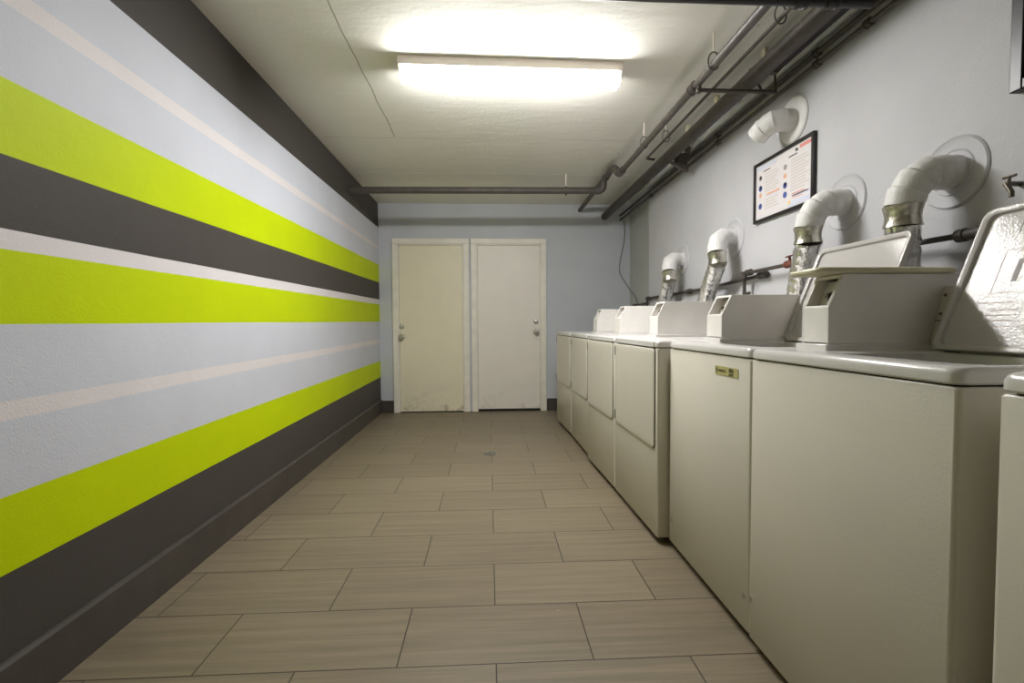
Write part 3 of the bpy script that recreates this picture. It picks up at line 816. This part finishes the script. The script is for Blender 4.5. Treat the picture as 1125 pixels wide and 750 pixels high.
bm = bmesh.new(); coupling(bm, Vector((1.562, 2.84, 1.335))-o, (0, 0, 1), .012, .05); obj('pipe_fitting', bm, 'pipe2', t, smooth=True); bm = bmesh.new(); coupling(bm, Vector((1.562, 2.79, 1.348))-o, (0, 1, 0), .012, .05); obj('pipe_fitting', bm, 'pipe2', t, smooth=True); bm = bmesh.new(); coupling(bm, Vector((1.562, 1.47, 1.331))-o, (0, 1, 0), .014, .10)
obj('pipe_fitting', bm, 'pipe2', t, smooth=True); bm = bmesh.new(); tube(bm, T([(1.562, 2.84, 1.225), (1.562, 2.78, 1.225)]), .009, 10)
obj('pipe_fitting', bm, 'pipe2', t, smooth=True)
bm = bmesh.new(); tube(bm, T([(1.562, 2.40, 1.345), (1.560, 2.40, 1.385)]), .007, 10); lathe(bm, [(.004, 0), (.020, .003), (.020, .008), (.004, .010)], Vector((1.558, 2.40, 1.385))-o, (-.3, 0, 1), 14); coupling(bm, Vector((1.562, 2.40, 1.350))-o, (0, 1, 0), .012, .07)
obj('valve', bm, mat('rusty valve', srgb(120, 72, 56), .6, .2), t, smooth=True)
t = empty('wall_pipe', 'short dark pipe on the recessed wall beyond the farthest duct', 'pipe', (1.696, 5.1, 1.27)); 
bm = bmesh.new(); tube(bm, [(0, -.33, -.005), (0, .06, -.008)], .012, 12); tube(bm, [(0, .28, -.01), (0, .42, -.01)], .012, 12); tube(bm, [(0, .06, -.008), (0, .28, -.01)], .0075, 12)
obj('pipe_run', bm, 'pipe2', t, smooth=True)

# hanging cable in the far corner
P = [(1.63, YB-.02, 2.28), (1.645, YB-.015, 2.15), (1.635, YB-.012, 2.03), (1.585, YB-.01, 1.80), (1.575, YB-.01, 1.68), (1.60, YB-.012, 1.61), (1.645, YB-.02, 1.55), (1.67, YB-.10, 1.46), (1.69, YB-.28, 1.36), (1.69, YB-.36, 1.27)]
bm = bmesh.new(); tube(bm, fillet(P, .08, 6), .0055, 8)
tag(obj('hanging_cable', bm, 'wire', smooth=True), 'thin grey cable dangling down the far right corner', 'cable')

# ------------------------------------------------------------------ framed notice
ny0, ny1, nz0, nz1 = 2.292, 2.822, 1.640, 1.990
t = empty('framed_notice', 'black framed laundry notice with rows of icons and text', 'notice', (XR, (ny0+ny1)/2, nz0)); oy = (ny0+ny1)/2
a, b, H = ny0-oy, ny1-oy, nz1-nz0; fw_ = .017
bm = bmesh.new(); B(bm, -.020, -.0005, a, a+fw_, 0, H); B(bm, -.020, -.0005, b-fw_, b, 0, H); B(bm, -.020, -.0005, a+fw_, b-fw_, 0, fw_); B(bm, -.020, -.0005, a+fw_, b-fw_, H-fw_, H)
obj('frame', bm, 'black', t, bevel=.002)
sh = obj('printed_sheet', box(-.010, -.001, a+fw_, b-fw_, fw_, H-fw_), 'paper', t)
PWi = (b-a)-2*fw_; PH = H-2*fw_
def print_rects(name, rects, m, skew=0):
    bm = bmesh.new()
    for (u0, u1, v0, v1) in rects:   # u from the left, v from the top, in fractions
        B(bm, -.0106, -.0098, b-fw_-u1*PWi, b-fw_-u0*PWi, H-fw_-v1*PH, H-fw_-v0*PH)
    return obj(name, bm, m, sh)
def disc(name, cs, m, r=.017):
    for u, v in cs:
        bm = bmesh.new(); lathe(bm, [(r, 0), (r, .0009), (.0005, .0009)], (-.0099, b-fw_-u*PWi, H-fw_-v*PH), (-1, 0, 0), 18)
        obj(name, bm, m, sh)
print_rects('header_band', [(.02, .40, .03, .09)], 'lav')
print_rects('footer_band', [(.62, .99, .88, .98), (.70, .98, .80, .84)], 'lav')
print_rects('text_lines', [(.18, .42+.03*math.sin(k*1.7), .20+k*.052, .222+k*.052) for k in range(13) if not 7 <= k <= 8], 'pale')
print_rects('text_lines', [(.66, .92+.04*math.sin(k*2.3), .20+k*.050, .222+k*.050) for k in range(11)], 'pale')
print_rects('heading', [(.15, .28, .135, .15), (.62, .76, .13, .15)], 'ink')
print_rects('title', [(.80, .98, .03, .085)], 'red')
print_rects('coloured_strip', [(.22, .46, .57, .61)], 'orange'); print_rects('coloured_line', [(.22, .42, .615, .64)], 'lav')
print_rects('red_lines', [(.68, .88, .77, .785), (.68, .94, .80, .82), (.68, .86, .84, .85)], 'red')
disc('blue_icon', [(.09, .43), (.09, .76), (.56, .58), (.56, .74)], 'blue'); disc('red_icon', [(.09, .56), (.56, .42)], 'orange', .014)
disc('grey_icon', [(.09, .24), (.56, .27)], 'greyink', .015); disc('white_icon', [(.095, .41), (.565, .56), (.09, .235)], 'paper', .009); disc('yellow_icon', [(.64, .90)], 'yellow', .010)
print_rects('emblem', [(.73, .77, .055, .10)], 'ink')

# second frame at the right edge
t = empty('wall_frame', 'dark framed picture cut off by the right edge of the picture', 'picture frame', (XR, 1.2, 1.74))
bm = bmesh.new(); B(bm, -.03, -.0005, .165, .20, 0, .29); B(bm, -.03, -.0005, -.20, -.165, 0, .29); B(bm, -.03, -.0005, -.165, .165, 0, .03); B(bm, -.03, -.0005, -.165, .165, .26, .29)
obj('frame', bm, 'black', t, bevel=.003); obj('picture', box(-.015, -.001, -.165, .165, .03, .26), 'mural', t)
# wall tap
t = empty('wall_tap', 'small metal tap on the right wall above the raised lid', 'tap', (XR, 1.385, 1.465))
bm = bmesh.new(); tube(bm, [(-.0005, 0, 0), (-.05, 0, 0)], .008, 10); tube(bm, [(-.045, 0, 0), (-.05, -.02, -.03), (-.05, -.02, -.045)], .007, 10); obj('spout', bm, 'hinge', t, smooth=True)
bm = bmesh.new(); tube(bm, [(-.035, .0, .0), (-.035, 0, .022)], .004, 8); tube(bm, [(-.035, .018, .022), (-.035, -.018, .022)], .0045, 8); obj('tap_handle', bm, 'hinge', t, smooth=True)

# ------------------------------------------------------------------ floor drain
t = empty('floor_drain', 'small round metal drain grate set in the tile floor', 'drain', (0, 3.815, 0))
bm = bmesh.new()
for r0, r1_ in ((.055, .048), (.036, .030), (.020, .014)):
    lathe(bm, [(r1_, .0006), (r1_, .0028), (r0, .0028), (r0, .0006)], (0, 0, 0), (0, 0, 1), 32)
for k in range(6):
    a = PI*k/3; c, s = math.cos(a), math.sin(a)
    ps = [(c*.012-s*.003, s*.012+c*.003), (c*.012+s*.003, s*.012-c*.003), (c*.05+s*.003, s*.05-c*.003), (c*.05-s*.003, s*.05+c*.003)]
    prism(bm, ps, 'Z', .0006, .0026)
obj('grate', bm, 'steel', t)
bm = bmesh.new(); lathe(bm, [(.05, .0003), (.05, .0008), (.001, .0008)], (0, 0, 0), (0, 0, 1), 32); obj('drain_well', bm, 'gap', t)

# ------------------------------------------------------------------ ceiling light
t = empty('ceiling_light', 'lit four foot fluorescent wraparound fixture on the ceiling', 'light', (.133, 2.66, ZC), math.atan2(.025, 1.215)*1)
hl = .609
bm = bmesh.new(); prism(bm, [(-.066, -.0005), (.066, -.0005), (.066, -.046), (.060, -.050), (-.060, -.050), (-.066, -.046)], 'X', -hl, hl)
obj('lamp_housing', bm, 'lampw', t, bevel=.002)
prof = [(-.060, -.0505), (-.055, -.072), (-.044, -.100), (-.032, -.108), (.032, -.108), (.044, -.100), (.055, -.072), (.060, -.0505)]
bm = bmesh.new(); loops(bm, [[(-hl+.012, y, z) for y, z in prof], [(-hl+.030, y*.98, max(z, -.110)) for y, z in prof], [(hl-.030, y*.98, z) for y, z in prof], [(hl-.012, y, z) for y, z in prof]])
df = obj('diffuser', bm, 'glow', t)
df.data.materials.append(M['glow_side'])          # prismatic flanks send out less than the flat bottom
for p in df.data.polygons:
    if p.normal.z > -.75: p.material_index = 1
for s in (-1, 1):
    bm = bmesh.new(); x = s*(hl-.011); prism(bm, [(-.063, -.051), (-.058, -.072), (-.046, -.104), (.046, -.104), (.058, -.072), (.063, -.051)], 'X', min(x, x+s*.004), max(x, x+s*.004))
    obj('end_cap', bm, 'tray', t)

# ------------------------------------------------------------------ camera, world, render look
cam = bpy.data.cameras.new('camera'); co = bpy.data.objects.new('camera', cam); COL.objects.link(co)
cam.sensor_width = 36; cam.lens = 521.16/1125*36; cam.clip_start = .02
yaw, pitch, roll = .0483, .0368, -.0062
f = Vector((math.sin(yaw)*math.cos(pitch), math.cos(yaw)*math.cos(pitch), -math.sin(pitch)))
r = Vector((math.cos(yaw), -math.sin(yaw), 0)); u = r.cross(f)
r2 = math.cos(roll)*r+math.sin(roll)*u; u2 = -math.sin(roll)*r+math.cos(roll)*u
co.matrix_world = Matrix(((r2.x, u2.x, -f.x, 0), (r2.y, u2.y, -f.y, 0), (r2.z, u2.z, -f.z, 1.0483), (0, 0, 0, 1)))
S.camera = co
w = bpy.data.worlds.new('world'); S.world = w; w.use_nodes = True
w.node_tree.nodes['Background'].inputs[0].default_value = (.5, .5, .5, 1); w.node_tree.nodes['Background'].inputs[1].default_value = .05
S.view_settings.view_transform = 'Standard'; S.view_settings.look = 'None'
S.view_settings.exposure = .27; S.view_settings.gamma = 1; S.view_settings.use_curve_mapping = False
cy = S.cycles
cy.use_denoising = True; cy.max_bounces = 12; cy.diffuse_bounces = 10; cy.glossy_bounces = 4
cy.sample_clamp_indirect = 8; cy.caustics_reflective = False; cy.caustics_refractive = False
